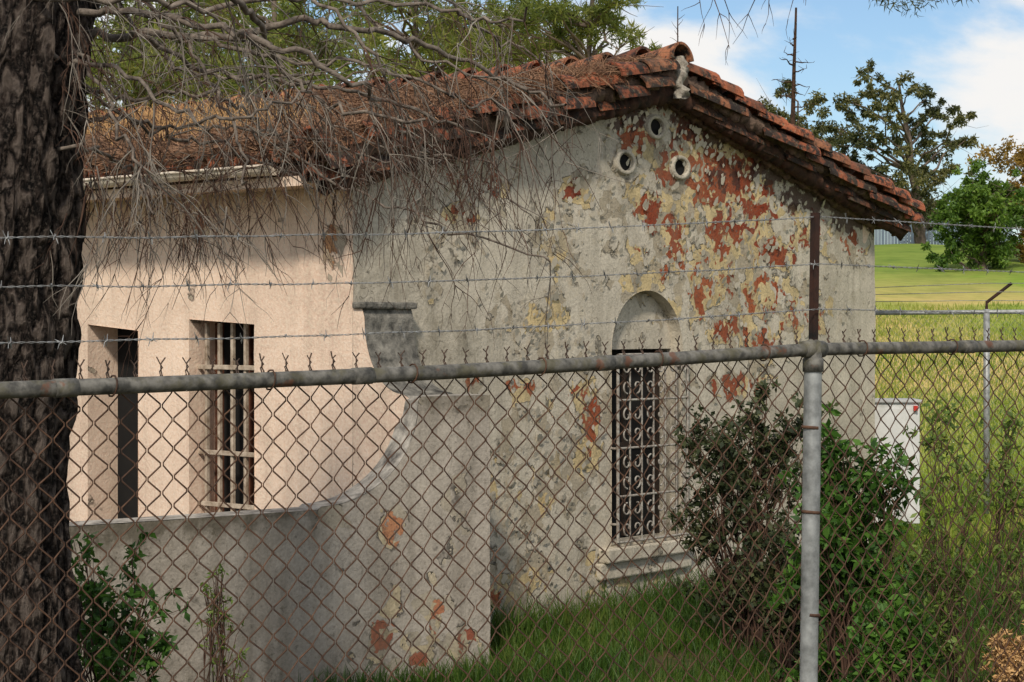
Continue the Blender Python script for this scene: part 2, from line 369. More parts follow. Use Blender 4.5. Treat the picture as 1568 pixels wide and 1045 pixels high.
arch=[(ARC-AR,.58),(ARC+AR,.58)]+[(ARC+AR*math.cos(th),AB+AR*math.sin(th)) for th in np.linspace(0,math.pi,22)]
vents=[gpt(1003,195)[:2],gpt(956,249)[:2],gpt(1040,257)[:2]]
def circ(c,ra,rb,n=24): return [(c[0]+ra*math.cos(th),c[1]+rb*math.sin(th)) for th in np.linspace(0,2*math.pi,n,endpoint=False)]
vh=[circ(v,.088,.070) for v in vents]
panel('gable_wall',[(0,-.3),(GW,-.3),(GW,EH),(GW/2,AH),(0,EL)],[arch]+vh,.045,lambda a,b,d:(a,-d*1.3,b),gattr,M['gable'],house,.012)
def strip(name,loop,mapf,d0,d1,mat,parent,closed=True):
    n=len(loop); v=[];f=[]
    for p in loop: v.append(mapf(p[0],p[1],d0)); v.append(mapf(p[0],p[1],d1))
    for i in range(n if closed else n-1):
        j=(i+1)%n; f.append((2*i,2*j,2*j+1,2*i+1))
    return mesh(name,v,f,mat,parent)
GM=lambda a,b,d:(a,d,b)
strip('window_reveal',densify(arch,.1),GM,-.004,.26,M['gable'],house)
tym=[(ARC-AR,2.27),(ARC+AR,2.27)]+[(ARC+AR*math.cos(th),AB+AR*math.sin(th)) for th in np.linspace(.14,math.pi-.14,20)]
panel('arch_tympanum',tym,[],.06,lambda a,b,d:(a,.12-d,b),gattr,M['gable'],house,.006)
sb=Solid(); sb.box((ARC-AR,.122,2.20),(ARC+AR,.26,2.27)); sb.obj('window_lintel',M['gable'],house)
for v_ in vents:
    vv=[];ff=[];n=28
    prof=[(1.06,0.012),(1.0,-.022),(.93,-.030),(.72,-.030),(.68,-.02),(.68,.10)]
    for (s_,y_) in prof:
        for th in np.linspace(0,2*math.pi,n,endpoint=False): vv.append((v_[0]+.140*s_*math.cos(th),y_,v_[1]+.104*s_*math.sin(th)))
    for i in range(len(prof)-1):
        for j in range(n): ff.append((i*n+j,i*n+(j+1)%n,(i+1)*n+(j+1)%n,(i+1)*n+j))
    mesh('vent_pipe',vv,ff,M['gable'],house,True)
    mesh('vent_shade_disc',[(v_[0]+.1*math.cos(th),.012,v_[1]+.075*math.sin(th)) for th in np.linspace(0,2*math.pi,20,endpoint=False)],[tuple(range(20))],M['black'],house)  # black disc painted in place of the shade down the pipe
sb=Solid(); sb.box((.30,.27,0.01),(GW-.2,11,3.3)); sb.obj('room_shade_box',M['black'],house)  # solid black box added as the unlit room behind the openings
sb=Solid(); sb.box((ARC-AR+.01,.24,.58),(ARC-AR+.05,.30,2.2)); sb.box((ARC+AR-.05,.24,.58),(ARC+AR-.01,.30,2.2)); sb.box((ARC-.02,.245,.6),(ARC+.02,.268,2.2)); sb.box((ARC-AR,.243,1.36),(ARC+AR,.266,1.40)); sb.obj('window_sash',M['sash'],house)
sb=Solid(); sb.box((ARC-AR-.16,-.10,.44),(ARC+AR+.05,.02,.56)); sb.box((ARC-AR-.20,-.05,.30),(ARC+AR+.08,.01,.438)); sb.obj('window_sill',M['gable'],house,.015)
sb=Solid(); sb.box((GW-.22,.006,-.3),(GW,12,EH)); sb.box((.24,11.8,-.3),(GW-.23,12,EH)); sb.obj('rear_walls',M['side'],house)
d0=spt(135,498);d1=spt(212,505); w0=spt(290,490); w1=spt(390,500)
door=[(d1[0],.02),(d0[0],.02),(d0[0],2.41),(d1[0],2.36)]
win=[(w1[0],.80),(w0[0],.80),(w0[0],2.45),(w1[0],2.41)]
def sattr(a,b):
    r=blobs(a,b,[(310,345,7,14,1.05),(507,368,10,13,1),(512,405,6,12,.85),(300,560,4,8,.6)],spt)
    y=blobs(a,b,[(505,380,12,36,.5),(310,345,8,15,.4)],spt)
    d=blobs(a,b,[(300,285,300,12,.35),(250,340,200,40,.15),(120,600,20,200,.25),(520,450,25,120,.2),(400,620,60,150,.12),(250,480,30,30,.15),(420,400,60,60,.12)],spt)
    return np.stack([r,y,r*0,d],-1)
SM=lambda a,b,d:(d,a,b)
panel('side_wall',[(.0,-.3),(12,-.3),(12,EL+.02),(0,EL)],[door,win],.06,lambda a,b,d:(-d,a,b),sattr,M['side'],house,.010,True)
strip('door_reveal',densify(door,.2),SM,-.004,.42,M['side'],house)
strip('side_window_reveal',densify(win,.2),SM,-.004,.30,M['side'],house)
sb=Solid(); sb.box((.34,d1[0]+.0,.02),(.42,d1[0]+.06,2.36)); sb.box((.38,d0[0]-.05,.02),(.42,d0[0]-.002,2.38)); sb.obj('door_frame',M['jamb'],house)
def leafM(x,y,z):
    a=math.radians(8); y0=d0[0]-.05; return (.42+y*math.sin(a)+x*math.cos(a), y0-(.02)-y*math.cos(a), z)
sb=Solid(); sb.box((0,0,.05),(.04,.26,2.3),leafM)
for z0,z1 in ((.15,.85),(.95,1.6),(1.7,2.2)): sb.box((-.012,.05,z0),(-.001,.21,z1),leafM)
sb.obj('door_leaf',M['wood'],house,.004)
tb=Solid(); y0,y1=w1[0],w0[0]
for i in range(5):
    y=y0+(i+.5)*(y1-y0)/5; tb.box((.10,y-.014,.80),(.13,y+.014,2.42))
for z in (2.08,1.42,1.02): tb.box((.085,y0,z-.018),(.099,y1,z+.018))
tb.obj('side_window_bars',M['bars'],house,.003)
sb=Solid(); sb.box((.26,y0,.8),(.30,y0+.06,2.42)); sb.box((.26,y1-.06,.8),(.30,y1,2.42)); sb.box((.262,(y0+y1)/2-.03,.8),(.298,(y0+y1)/2+.03,2.42)); sb.obj('side_window_frame',M['jamb'],house)
tb=Tubes(6); gy=-.07; x0,x1=ARC-AR+.00,ARC+AR-.02; z0,z1=.60,2.16
for x in (x0,x1): tb.add([(x,gy,z0),(x,gy,z1)],.014)
for z in (z0,.98,1.38,1.78,z1): tb.add([(x0,gy,z),(x1,gy,z)],.011)
nb=6
for i in range(1,nb):
    x=x0+(x1-x0)*i/nb; tb.add([(x,gy-.0,z0),(x,gy,z1)],.009)
def spiral(cx,cz,r,a0,turn,sg):
    pts=[]
    for t_ in np.linspace(0,1,18):
        a=a0+sg*turn*t_; rr=r*(1-.78*t_); pts.append((cx+rr*math.cos(a),gy-.022,cz+rr*math.sin(a)))
    return pts
for zc in (.79,1.18,1.58,1.97):
    for i in (0,1,2):
        xc=x0+(x1-x0)*(i+.5)/3
        for sg in (1,-1):
            tb.add(spiral(xc+sg*.065,zc+.075,.062,math.pi/2,5.2,-sg),.0075)
            tb.add(spiral(xc+sg*.065,zc-.075,.062,-math.pi/2,5.2,sg),.0075)
for x in (x0,x1):
    for z in (.75,1.38,2.05): tb.add([(x,gy,z),(x,.06,z)],.011)
tb.obj('wrought_iron_grille',M['iron'],house)
vv=[];ff=[]
for _ in range(16000):
    px=random.uniform(600,1330); py=random.uniform(170,900); u,h,_=gpt(px,py)
    top=AH-abs(u-GW/2)*(AH-EH)/(GW/2)
    if h>top-.08 or h<.2 or (ARC-AR-.05<u<ARC+AR+.05 and h<2.75 and h>.3): continue
    a=gattr(np.array([u]),np.array([h]))[0]; p=max(a[0],a[1])*.5
    if p<.12 or random.random()>p*.6: continue
    s_=random.uniform(.010,.038); n=random.choice((4,5,6)); b=len(vv); til=random.uniform(.2,1.1); a0=random.uniform(-.6,.6)
    for i in range(n):
        th=2*math.pi*i/n+random.uniform(-.4,.4); x=math.cos(th)*s_*random.uniform(.7,1.2); z=math.sin(th)*s_*random.uniform(.6,1.4)
        lift=max(0,(z*math.cos(a0)+x*math.sin(a0))+s_)*til*.5
        vv.append((u+x,-.014-lift,h+z))
    ff.append(tuple(range(b,b+n)))
mesh('curled_paint_flakes',vv,ff,simple('paint_flake',(.44,.39,.31),(.62,.55,.43),6,isl=.6),house)
# ---------------------------------------------------------------- roof
PITS={-1:math.atan2(AH-EL,GW/2),1:math.atan2(AH-EH,GW/2)}; YF=-.24; YB=12.3; OV=.50
def SP(side): return math.sin(PITS[side])
def CP(side): return math.cos(PITS[side])
def RL(s,y,n,side):
    x=GW/2+side*(s*CP(side)+n*SP(side)); z=AH+.06-s*SP(side)+n*CP(side); return (x,y,z)
SLL=(GW/2+OV)/CP(-1); SLR=(GW/2+.36)/CP(1)
sb=Solid()
for side,L in ((-1,SLL),(1,SLR)): sb.box((.0,YF+.05,0),(L-.03,YB,.07),lambda a,b,c,side=side:RL(a,b,c,side))
sb.obj('roof_deck',M['darkwood'],house)
class TileSet:
    def __init__(s): s.v=[];s.f=[]
    def add(s,p0,p1,up,r0,r1,thick=.014,seg=8,arc=math.pi,conc=1):
        p0=Vector(p0);p1=Vector(p1);up=Vector(up).normalized();ax=(p1-p0).normalized();rt=ax.cross(up).normalized();up=rt.cross(ax)
        b=len(s.v)
        for (p,r) in ((p0,r0),(p1,r1)):
            for rr in (r,r-thick):
                for i in range(seg+1):
                    th=(math.pi-arc)/2+arc*i/seg
                    q=p+rt*math.cos(th)*rr+up*math.sin(th)*rr*conc; s.v.append(tuple(q))
        m=seg+1; o0,i0,o1,i1=b,b+m,b+2*m,b+3*m
        for i in range(seg):
            s.f+= [(o0+i,o0+i+1,o1+i+1,o1+i),(i0+i+1,i0+i,i1+i,i1+i+1),(o0+i+1,o0+i,i0+i,i0+i+1),(o1+i,o1+i+1,i1+i+1,i1+i)]
        s.f+=[(o0,o1,i1,i0),(o0+seg,i0+seg,i1+seg,o1+seg)]
ts=TileSet()
for side,L in ((-1,SLL),(1,SLR)):
    upv=Vector((side*SP(side),0,CP(side)))
    y=YF+.30
    while y<11.8:
        s_=.1
        while s_<L-.05:
            jy=random.uniform(-.012,.012); e=min(s_+.42,L+.04)
            ts.add(RL(s_,y+jy,.085,side),RL(e,y+jy+random.uniform(-.01,.01),.115,side),upv,.085,.10,seg=6)
            s_+=.34
        y+=.235
mesh('field_tiles',ts.v,ts.f,M['tile'],house)
ts=TileSet(); tsd=TileSet()
for side,L in ((-1,SLL),(1,SLR)):
    upv=Vector((side*SP(side),0,CP(side)))
    for row,(yy,nn,rr) in enumerate(((YF+.05,.165,.115),(YF+.03,.030,.115),(YF+.09,-.065,.090),(YF+.22,.18,.095))):
        s_=.03+row*.12
        while s_<L-.02:
            e=min(s_+.46,L+.05); jy=random.uniform(-.028,.028); jn=random.uniform(-.022,.022)
            if not(row in(1,2) and random.random()<.12):
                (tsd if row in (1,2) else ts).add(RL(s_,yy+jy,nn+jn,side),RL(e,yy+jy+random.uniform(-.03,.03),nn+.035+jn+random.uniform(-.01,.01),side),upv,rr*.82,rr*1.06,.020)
            s_+=.37
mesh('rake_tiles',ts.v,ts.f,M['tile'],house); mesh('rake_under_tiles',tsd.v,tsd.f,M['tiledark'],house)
def lumpy(name,path_fn,n,ra,rb,mat,parent,k=8,amp=.35):
    v=[];f=[]
    for i in range(n):
        p,a,b=path_fn(i/(n-1)); p=Vector(p);a=Vector(a);b=Vector(b)
        for j in range(k):
            th=2*math.pi*j/k; q=1+amp*mnoise.noise(Vector((i*.45,j*1.3,n*.1)))*2
            v.append(tuple(p+a*math.cos(th)*ra*q+b*math.sin(th)*rb*q))
    for i in range(n-1):
        for j in range(k): f.append((i*k+j,i*k+(j+1)%k,(i+1)*k+(j+1)%k,(i+1)*k+j))
    return mesh(name,v,f,mat,parent,True)
for side,L in ((-1,SLL),(1,SLR)):
    sn=(side*SP(side),0,CP(side)); dn=-.075 if side<0 else -.03
    lumpy('rake_mortar',lambda t_,side=side,L=L:(RL(t_*L,YF+.08,.105,side),(0,1,0),sn),150,.085,.085,M['mortar'],house)
    lumpy('rake_board',lambda t_,side=side,L=L:(RL(t_*(L-.05),YF+.10,-.03+dn*.5*t_,side),(0,1,0),sn),150,.07,.075,M['darkwood'],house,amp=.3)
    lumpy('verge_mortar',lambda t_,side=side,L=L:(RL(t_*(L-.4),-.02,-.045+dn*t_,side),(0,1,0),sn),150,.06,.055,M['mortar'],house,amp=.5)
ts=TileSet(); y=YF-.05
while y<11.8:
    ts.add((GW/2+random.uniform(-.015,.015),y,AH+.285+random.uniform(0,.02)),(GW/2+random.uniform(-.015,.015),y+.50,AH+.235),(0,0,1),.155,.125,.024,12,math.pi*1.0); y+=.40
mesh('ridge_tiles',ts.v,ts.f,M['tile'],house)
lumpy('ridge_mortar',lambda t_:((GW/2,YF+.05+t_*11.5,AH+.20),(1,0,0),(0,0,1)),160,.17,.10,M['mortar'],house)
lumpy('ridge_end_mortar',lambda t_:((GW/2+.012*math.sin(t_*9),YF+.012-.012*math.sin(t_*3.1),AH+.33-t_*.36),(1,0,0),(0,1,0)),16,.050,.075,M['lmortar'],house,amp=.5)
gy0=.22; gx=-OV-.05; gz=RL(SLL,0,0,-1)[2]+.075
v=[];f=[];n=10; ys=list(np.arange(gy0,12,.6))
for y in ys:
    sag=.010*math.sin(y*1.3)
    for r_,rev in ((.066,0),(.058,1)):
        for i in range(n+1):
            th=math.pi+math.pi*i/n; v.append((gx+r_*math.cos(th),y,gz+sag+r_*1.0*math.sin(th)))
m=2*(n+1)
for a in range(len(ys)-1):
    for c in range(2):
        for i in range(n): q=a*m+c*(n+1)+i; f.append((q,q+1,q+m+1,q+m))
    f.append((a*m,a*m+m,a*m+m+n+1,a*m+n+1)); f.append((a*m+n,a*m+2*n+1,a*m+m+2*n+1,a*m+m+n))
f.append(tuple(range(n+1)))
mesh('rain_gutter',v,f,M['gutter'],house)
tb=Tubes(6)
for y in np.arange(.6,11.5,1.1): tb.add([(gx-.070,y,gz+.01),(gx-.055,y,gz-.05),(gx,y,gz-.074),(gx+.06,y,gz-.02)],.008)
tb.add([(gx-.066,gy0,gz+.004),(gx-.066,11.9,gz+.004)],.012); tb.obj('gutter_straps',M['gutter'],house)
sb=Solid(); sb.box((-OV+.05,.02,EL-.10),(-.012,12,EL-.07)); sb.box((-OV+.03,.02,EL-.12),(-OV+.05,12,EL-.0)); sb.obj('eave_soffit',M['side'],house)
def LH(s_,y): # litter thickness above the deck
    return .205+.07*mnoise.noise(Vector((s_*1.4,y*1.4,0)))+.04*mnoise.noise(Vector((s_*6,y*6,4)))+.05*max(0,min(1,(y-1.5)/2))
n1=80;n2=180; v=[];f=[]
for i in range(n1):
    for j in range(n2):
        s_=.12+(SLL-.02-.12)*i/(n1-1); y=YF+.16+(11.9-YF)*j/(n2-1)
        h=LH(s_,y)
        if i==0 or j==0: h-=.1
        v.append(RL(s_,y,h,-1))
for i in range(n1-1):
    for j in range(n2-1): q=i*n2+j; f.append((q,q+1,q+n2+1,q+n2))
mesh('pine_needle_mat',v,f,M['litter'],house,True)
def needles(name,N,fn,L0,L1,wd,mat,parent):
    P=np.array([fn() for _ in range(N)],dtype=float); Pp=P[:,:3]; D=P[:,3:6]; D/=np.linalg.norm(D,axis=1)[:,None]
    L=rng.uniform(L0,L1,N)[:,None]; R=rng.normal(size=(N,3)); sd_=np.cross(D,R); sd_/=np.linalg.norm(sd_,axis=1)[:,None]
    bend=rng.normal(size=(N,3))*.12*L
    a=Pp; b=Pp+D*L*.5+bend; c=Pp+D*L; wv=sd_*wd*.5
    v=np.stack([a-wv,a+wv,b+wv,b-wv,c+wv*.4,c-wv*.4],1).reshape(-1,3); i=np.arange(N)*6
    f=np.concatenate([np.stack([i,i+1,i+2,i+3],1),np.stack([i+3,i+2,i+4,i+5],1)])
    return mesh(name,v,f,mat,parent)
def nf():
    s_=random.uniform(.1,SLL+.02); y=YF+.06+abs(random.random()**1.5)*9.5
    h=LH(s_,y)+random.uniform(-.02,.06)
    p=RL(s_,y,h,-1); th=random.uniform(0,6.28); return (*p,math.cos(th),math.sin(th),random.uniform(-.25,.35))
needles('needle_litter',52000,nf,.06,.20,.006,M['needle'],house)
def ef():
    y=random.uniform(.0,10); p=RL(SLL+random.uniform(-.22,.03),y,.19+random.uniform(-.06,.08),-1); return (*p,random.gauss(-.2,.5),random.gauss(0,.8),random.gauss(-.15,.3))
needles('eave_needles',8000,ef,.06,.17,.006,M['needle'],house)
def rf():
    s_=random.uniform(.8,SLL); p=RL(s_,YF+random.uniform(-.05,.20),.275+random.uniform(-.05,.03),-1); return (*p,random.gauss(0,.6),random.gauss(-.1,.5),random.gauss(-.1,.4))
needles('rake_needles',6000,rf,.06,.20,.006,M['needle'],house)
def sf():
    c=random.choice([(1.9,3.6),(2.4,4.6),(1.2,5.5),(2.9,2.4),(3.2,6),(2.0,7)]); s_=c[0]+random.gauss(0,.25); y=c[1]+random.gauss(0,.45)
    return (*RL(s_,y,.20,-1),random.gauss(0,.35),random.gauss(0,.35),1)
needles('dry_grass_on_roof',2200,sf,.10,.34,.007,M['straw'],house)
# ---------------------------------------------------------------- patio wall
patio=empty('patio_wall',(0,0,0))
E=Vector((-.157,13.89)); PD=Vector((-.817,-.5766)); PN=Vector((.5766,-.817))
def ppt(px,py):
    k=(px-784)/F; s_=(E.x-k*E.y)/(k*PD.y-PD.x); d=E.y+PD.y*s_; return s_,EYE-(py-499)/F*d,d
def PM(a,b,d): p=E+PD*a-PN*d; return (p.x,p.y,b)
TH=.26
sa=ppt(640,605)[0]; sbb=ppt(492,760)[0]; HT=1.91; HL=1.17
prof=[(0,-.3),(0,HT),(sa-.02,HT),(sa,HT-.03)]
for q in np.linspace(.08,1,14): prof.append((sa+(sbb-sa)*(1-math.cos(q*math.pi/2)),HT-.05-(HT-.05-HL-.02)*math.sin(q*math.pi/2)))
prof+= [(sbb+.03,HL),(7.0,HL-.02),(7.0,-.3)]
def pattr(a,b):
    r=blobs(a,b,[(600,815,13,24,1.15),(580,975,13,20,1.15),(668,940,8,20,1.05),(605,880,5,18,.6),(715,990,14,18,.8),(640,1010,12,10,.8)],ppt)
    y=blobs(a,b,[(620,990,80,40,.65),(700,800,20,150,.4),(560,800,60,60,.35),(640,930,60,60,.5),(510,800,20,20,.7),(690,620,60,14,.5)],ppt)
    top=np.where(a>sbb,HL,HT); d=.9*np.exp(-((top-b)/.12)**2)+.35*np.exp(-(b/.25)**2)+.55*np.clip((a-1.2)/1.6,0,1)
    return np.stack([r,y,r*0,d],-1)
panel('patio_wall_face',prof,[],.05,lambda a,b,d:PM(a,b,-d),pattr,M['patio'],patio,.014,True)
strip('patio_wall_coping',densify(prof,.15),PM,-.0,TH,M['coping'],patio)
mesh('patio_wall_back',[PM(a,b,TH) for a,b in prof],[tuple(range(len(prof)))],M['patio'],patio)
def HW(x,y,z): p=C1.xy+U*x+V*y; return (p.x,p.y,z)
yp=-.60; wp=[(-.003,-.3),(-.003,2.53),(-.10,2.52),(-.12,2.46)]
for q in np.linspace(.08,1,12): wp.append((-.12-.38*(1-math.cos(q*math.pi/2)),2.44-.52*math.sin(q*math.pi/2)))
wp+=[(yp,1.88),(yp,-.3)]
def WM(a,b,d): return HW(d,a,b)
def wat(a,b):
    o=np.zeros((len(a),4)); o[:,3]=.15; o[:,1]=.05; return o
panel('wing_wall_inner_face',wp,[],.05,lambda a,b,d:WM(a,b,.001-abs(d)),wat,M['side'],patio,.006)
strip('wing_wall_coping',densify(wp,.08),WM,.004,.50,M['copdark'],patio)
mesh('wing_wall_outer_face',[WM(a,b,.50) for a,b in wp],[tuple(range(len(wp)))],M['patio'],patio)
tb=Solid()
tb.box((-.025,-.14,2.52),(.53,-.012,2.57),HW); tb.obj('wing_wall_cap',M['copdark'],patio,.015)
# ---------------------------------------------------------------- chain link fence (front)
fence=empty('chain_link_fence',(0,0,0))
FA=Vector((-1.254,4.8)); FB=Vector((.999,6.5)); FL=(FB-FA).length; FD=(FB-FA)/FL; FN=Vector((-FD.y,FD.x))
def fz(s): return EYE-.158+(s/FL)*.080-(.012*math.sin(max(0,min(1,s/FL))*math.pi)) if s<FL else EYE-.078+(s-FL)*.004
def FP(s,z,o=0): p=FA+FD*s+FN*o; return Vector((p.x,p.y,z))
S0,S1=-2.2,6.2
tb=Tubes(14); tb.add([FP(s,fz(s),0) for s in np.linspace(S0,S1,60)],.0215); tb.obj('top_rail',M['pipe'],fence)
tb=Tubes(14)
for s in (.17,1.05,1.92,3.6,4.6): tb.add([FP(s-.03,fz(s-.03)),FP(s+.03,fz(s+.03))],.0240,True)
tb.obj('rail_couplings',M['pipe'],fence)
p=.0375
tb=Tubes(4); tt=Tubes(4); i0=int(S0/p); i1=int(S1/p); rows=int(1.72/p)
for i in range(i0,i1):
    pts=[]
    for j in range(rows+1):
        s=i*p+((j+i)%2)*p; z=fz(s)+.018-j*p; o=.030+(.004 if (j%2) else -.004)
        sg=1 if ((j+i)%2) else -1
        s+=.0045*mnoise.noise(Vector((i*.37,j*.41,0))); z+=.005*mnoise.noise(Vector((i*.31,j*.3,5)))
        bulge=.025*mnoise.noise(Vector((s*.8,z*1.2,2)))*min(1,j/10)
        pts.append(FP(s-sg*.003,z+.004,o+bulge)); pts.append(FP(s-sg*.003,z-.004,o+bulge))
    s=i*p+((i)%2)*p; z=fz(s)+.018
    fl=.008 if (i%2)==0 else -.008
    pre=[FP(s+fl*random.uniform(.7,1.6),z+.048+random.uniform(-.008,.005),.03),FP(s+fl*.15,z+.034,.033),FP(s-fl*.3,z+.024,.026),FP(s+fl*.3,z+.014,.034),pts[0]]
    tt.add(pre,.0020); tb.add(pts,.0024)
tb.obj('chain_link_mesh',M['wire'],fence); tt.obj('mesh_barb_tips',M['tip'],fence)
tb=Tubes(5)
for s in np.arange(S0+.2,S1,.46):
    tb.add([FP(s+.004*math.sin(a),fz(s)+.027*math.sin(a),.004+.028*math.cos(a)) for a in np.linspace(0,2*math.pi,11)],.0026)
tb.obj('tie_wires',M['wire'],fence)
def post(s,parent):
    tb=Tubes(18); z=fz(s); g=float(gh(*(FA+FD*s)))-.2
    base=FP(s-.03,g,0.01); topp=FP(s,z-.03,0.0)
    tb.add([base,base.lerp(topp,.5),topp],.030); tb.obj('post',M['galv'],parent)
    tb=Tubes(18); tb.add([FP(s,z-.075),FP(s,z-.032),FP(s,z-.028),FP(s,z+.024),FP(s,z+.034)],[.035,.035,.029,.029,.012],True); tb.add([FP(s-.045,fz(s)),FP(s+.045,fz(s))],.028,True); tb.obj('post_cap',M['pipe'],parent)
    tb=Tubes(14)
    for dz in (.26,.54,.88,1.2): tb.add([FP(s-.009,z-dz-.005,.003),FP(s-.008,z-dz+.005,.003)],.0325,True)
    tb.obj('post_bands',M['wire'],parent)
    sb=Solid()
    def am(x,y,z_):
        t_=(z_-z)/.42; q=FP(s-.022*t_+x,z_,-.01+y-.03*t_); return q
    sb.box((-.010,-.003,z+.03),(.010,.003,z+.45),am); sb.box((-.010,.004,z+.03),(-.006,.022,z+.45),am); sb.obj('barbed_wire_arm',M['angle'],parent)
post(FL,fence); post(FL-3.6,fence); post(FL+3.3,fence)
WZ={0:(.214,.360),1:(.094,.204),2:(-.042,.055)}
tb=Tubes(4)
for k,(zl,zr) in WZ.items():
    def wz(s):
        if s<=FL:
            t_=s/FL; return EYE+zl+(zr-zl)*t_-.018*math.sin(max(0,t_)*math.pi)+.004*mnoise.noise(Vector((s*4,k,0)))
        t_=(s-FL)/3.3; return EYE+zr-.012*math.sin(min(1,t_)*math.pi)-(0.0)
    ss=np.arange(S0,S1,.008)
    for ph in (0,math.pi):
        tb.add([FP(s,wz(s)+.0018*math.sin(s*120+ph),-.035+.0018*math.cos(s*120+ph)) for s in ss],.0012)
    s=S0+random.random()*.1
    while s<S1:
        z=wz(s)
        for ph in (random.random()*3,random.random()*3+1.5):
            dx,dy=math.cos(ph),math.sin(ph)
            tb.add([FP(s-.005-.003,z-dx*.018,-.035-dy*.018),FP(s-.003,z-dx*.004,-.035-dy*.004),FP(s+.003,z+dy*.005,-.035-dx*.005),FP(s+.005,z+dx*.004,-.035+dy*.004),FP(s+.008,z+dx*.018,-.035+dy*.018)],[.0007,.0016,.0020,.0016,.0007])
        s+=.128+random.uniform(-.008,.008)
tb.obj('barbed_wires',M['barb'],fence)
# ---------------------------------------------------------------- rear fence
rear=empty('chain_link_fence',(0,0,0))
RA=W(1300,480,20.6); RBb=W(1760,476,20.2)
def RP(t_,dz=0,o=0): q=RA.lerp(RBb,t_); return Vector((q.x,q.y+o,q.z+dz))
tb=Tubes(10); tb.add([RP(0),RP(.5),RP(1)],.024)
for px in (1513,1760):
    t_=(px-1300)/460; tb.add([RP(t_,-2.1),RP(t_,.03)],.034,True)
tb.obj('rear_fence_frame',M['galv'],rear)
tb=Tubes(8)
for px in (1513,1760):
    t_=(px-1300)/460; tb.add([RP(t_,.03),RP(t_,.10),RP(t_,.30)+Vector((.26,0,0))],.017)
tb.obj('barb_arm',M['angle'],rear)
tb=Tubes(3); RLn=(RBb-RA).length; p2=.045
for i in range(int(RLn/p2)):
    pts=[RP((i*p2+((j+i)%2)*p2)/RLn,-j*p2,.03) for j in range(43)]; tb.add(pts,.0022)
for k in range(3):
    dz=.12+.09*k; tb.add([RP(0,dz-.02*k),RP((213)/460,dz),RP(1,dz-.02)],.004)
tb.obj('rear_fence_mesh',M['barb'],rear)
# ---------------------------------------------------------------- utility cabinet (white)
cab=empty('utility_cabinet',(0,0,0)); sb=Solid(); a=W(1322,616,19.9); b=W(1404,755,19.9); gz0=b.z
sb.box((a.x,19.75,gz0-.3),(b.x,20.15,a.z)); sb.obj('cabinet_body',simple('white_paint',(.66,.66,.64),(.42,.42,.39),5,.6,.1,.003),cab,.01)
sb=Solid(); sb.box((a.x+.04,19.742,gz0+.05),(b.x-.04,19.749,a.z-.06)); sb.obj('cabinet_door',simple('white_door',(.62,.62,.60),(.46,.46,.43),5,.6,.1,.002),cab)
sb=Solid(); sb.box((a.x-.02,19.72,a.z),(b.x+.02,20.18,a.z+.03)); sb.obj('cabinet_lid',simple('grey_lid',(.45,.45,.44),(.35,.35,.34),5,.5),cab,.006)
sb=Solid(); sb.box((b.x-.07,19.70,a.z-.08),(b.x-.03,19.74,a.z-.03)); sb.obj('red_lock',simple('red_paint',(.5,.03,.02),(.4,.03,.02),5,.5),cab)
# ---------------------------------------------------------------- foliage tools
def leaves(name,C,R,per,size,mat,parent=None,droop=0,asp=.45,flat=1.0):
    C=np.array(C,float); R=np.array(R,float)
    k=np.repeat(np.arange(len(C)),per); N=len(k)
    d=rng.normal(size=(N,3)); d/=np.linalg.norm(d,axis=1)[:,None]; rr=rng.uniform(.15,1,N)**.6
    P=C[k]+d*(R[k]*rr)[:,None]*np.array([1,1,flat])
    a=rng.normal(size=(N,3)); a[:,2]-=droop; a/=np.linalg.norm(a,axis=1)[:,None]
    b=np.cross(a,rng.normal(size=(N,3))); b/=np.linalg.norm(b,axis=1)[:,None]
    s=size*rng.uniform(.6,1.3,N)[:,None]; nn=np.cross(a,b)
    v=np.stack([P,P+a*s*.45+b*s*asp*.5+nn*s*.08,P+a*s,P+a*s*.45-b*s*asp*.5+nn*s*.08],1).reshape(-1,3)
    i=np.arange(N)*4; return mesh(name,v,np.stack([i,i+1,i+2,i+3],1),mat,parent)
def wig(a,b,n,amp,sag=0):
    a=Vector(a);b=Vector(b); L=(b-a).length; out=[]; o=Vector((random.random()*50,random.random()*50,0))
    for i in range(n+1):
        t_=i/n; e=math.sin(t_*math.pi)
        q=a.lerp(b,t_)+Vector((mnoise.noise(o+Vector((t_*3,0,0))),mnoise.noise(o+Vector((t_*3,7,0))),mnoise.noise(o+Vector((t_*3,13,0)))))*amp*L*e
        q.z-=sag*L*math.sin(t_*math.pi); out.append(q)
    return out
# ---------------------------------------------------------------- near pine with dead hanging branches
pine=empty('pine_tree',(0,0,0)); TD=8.0
tr=[W(-38,1500,TD),W(-22,1050,TD),W(-26,800,TD),W(-30,550,TD),W(-24,350,TD),W(-8,150,TD),W(10,0,TD),W(10,-400,TD),W(5,-700,TD+.1),W(10,-1050,TD+.2)]
tr[0].z=.1
path=smooth_path(tr,18); n=len(path); K=96; v=[];f=[]
def trad(z): return .335+.02*math.sin(z*3)+ (.10 if z<.8 else 0)*max(0,(.8-z))
for i,q in enumerate(path):
    for j in range(K):
        th=2*math.pi*j/K; z=q.z; r=trad(z)*(1-.04*max(0,z-4))
        rid=mnoise.noise(Vector((math.cos(th)*4.5,math.sin(th)*4.5,z*1.6)))*.055+abs(mnoise.noise(Vector((math.cos(th)*9,math.sin(th)*9,z*3.6+9))))*.085-.012
        v.append((q.x+math.cos(th)*(r+rid),q.y+math.sin(th)*(r+rid),z))
for i in range(n-1):
    for j in range(K): f.append((i*K+j,i*K+(j+1)%K,(i+1)*K+(j+1)%K,(i+1)*K+j))
mesh('trunk',v,f,M['bark'],pine,True)
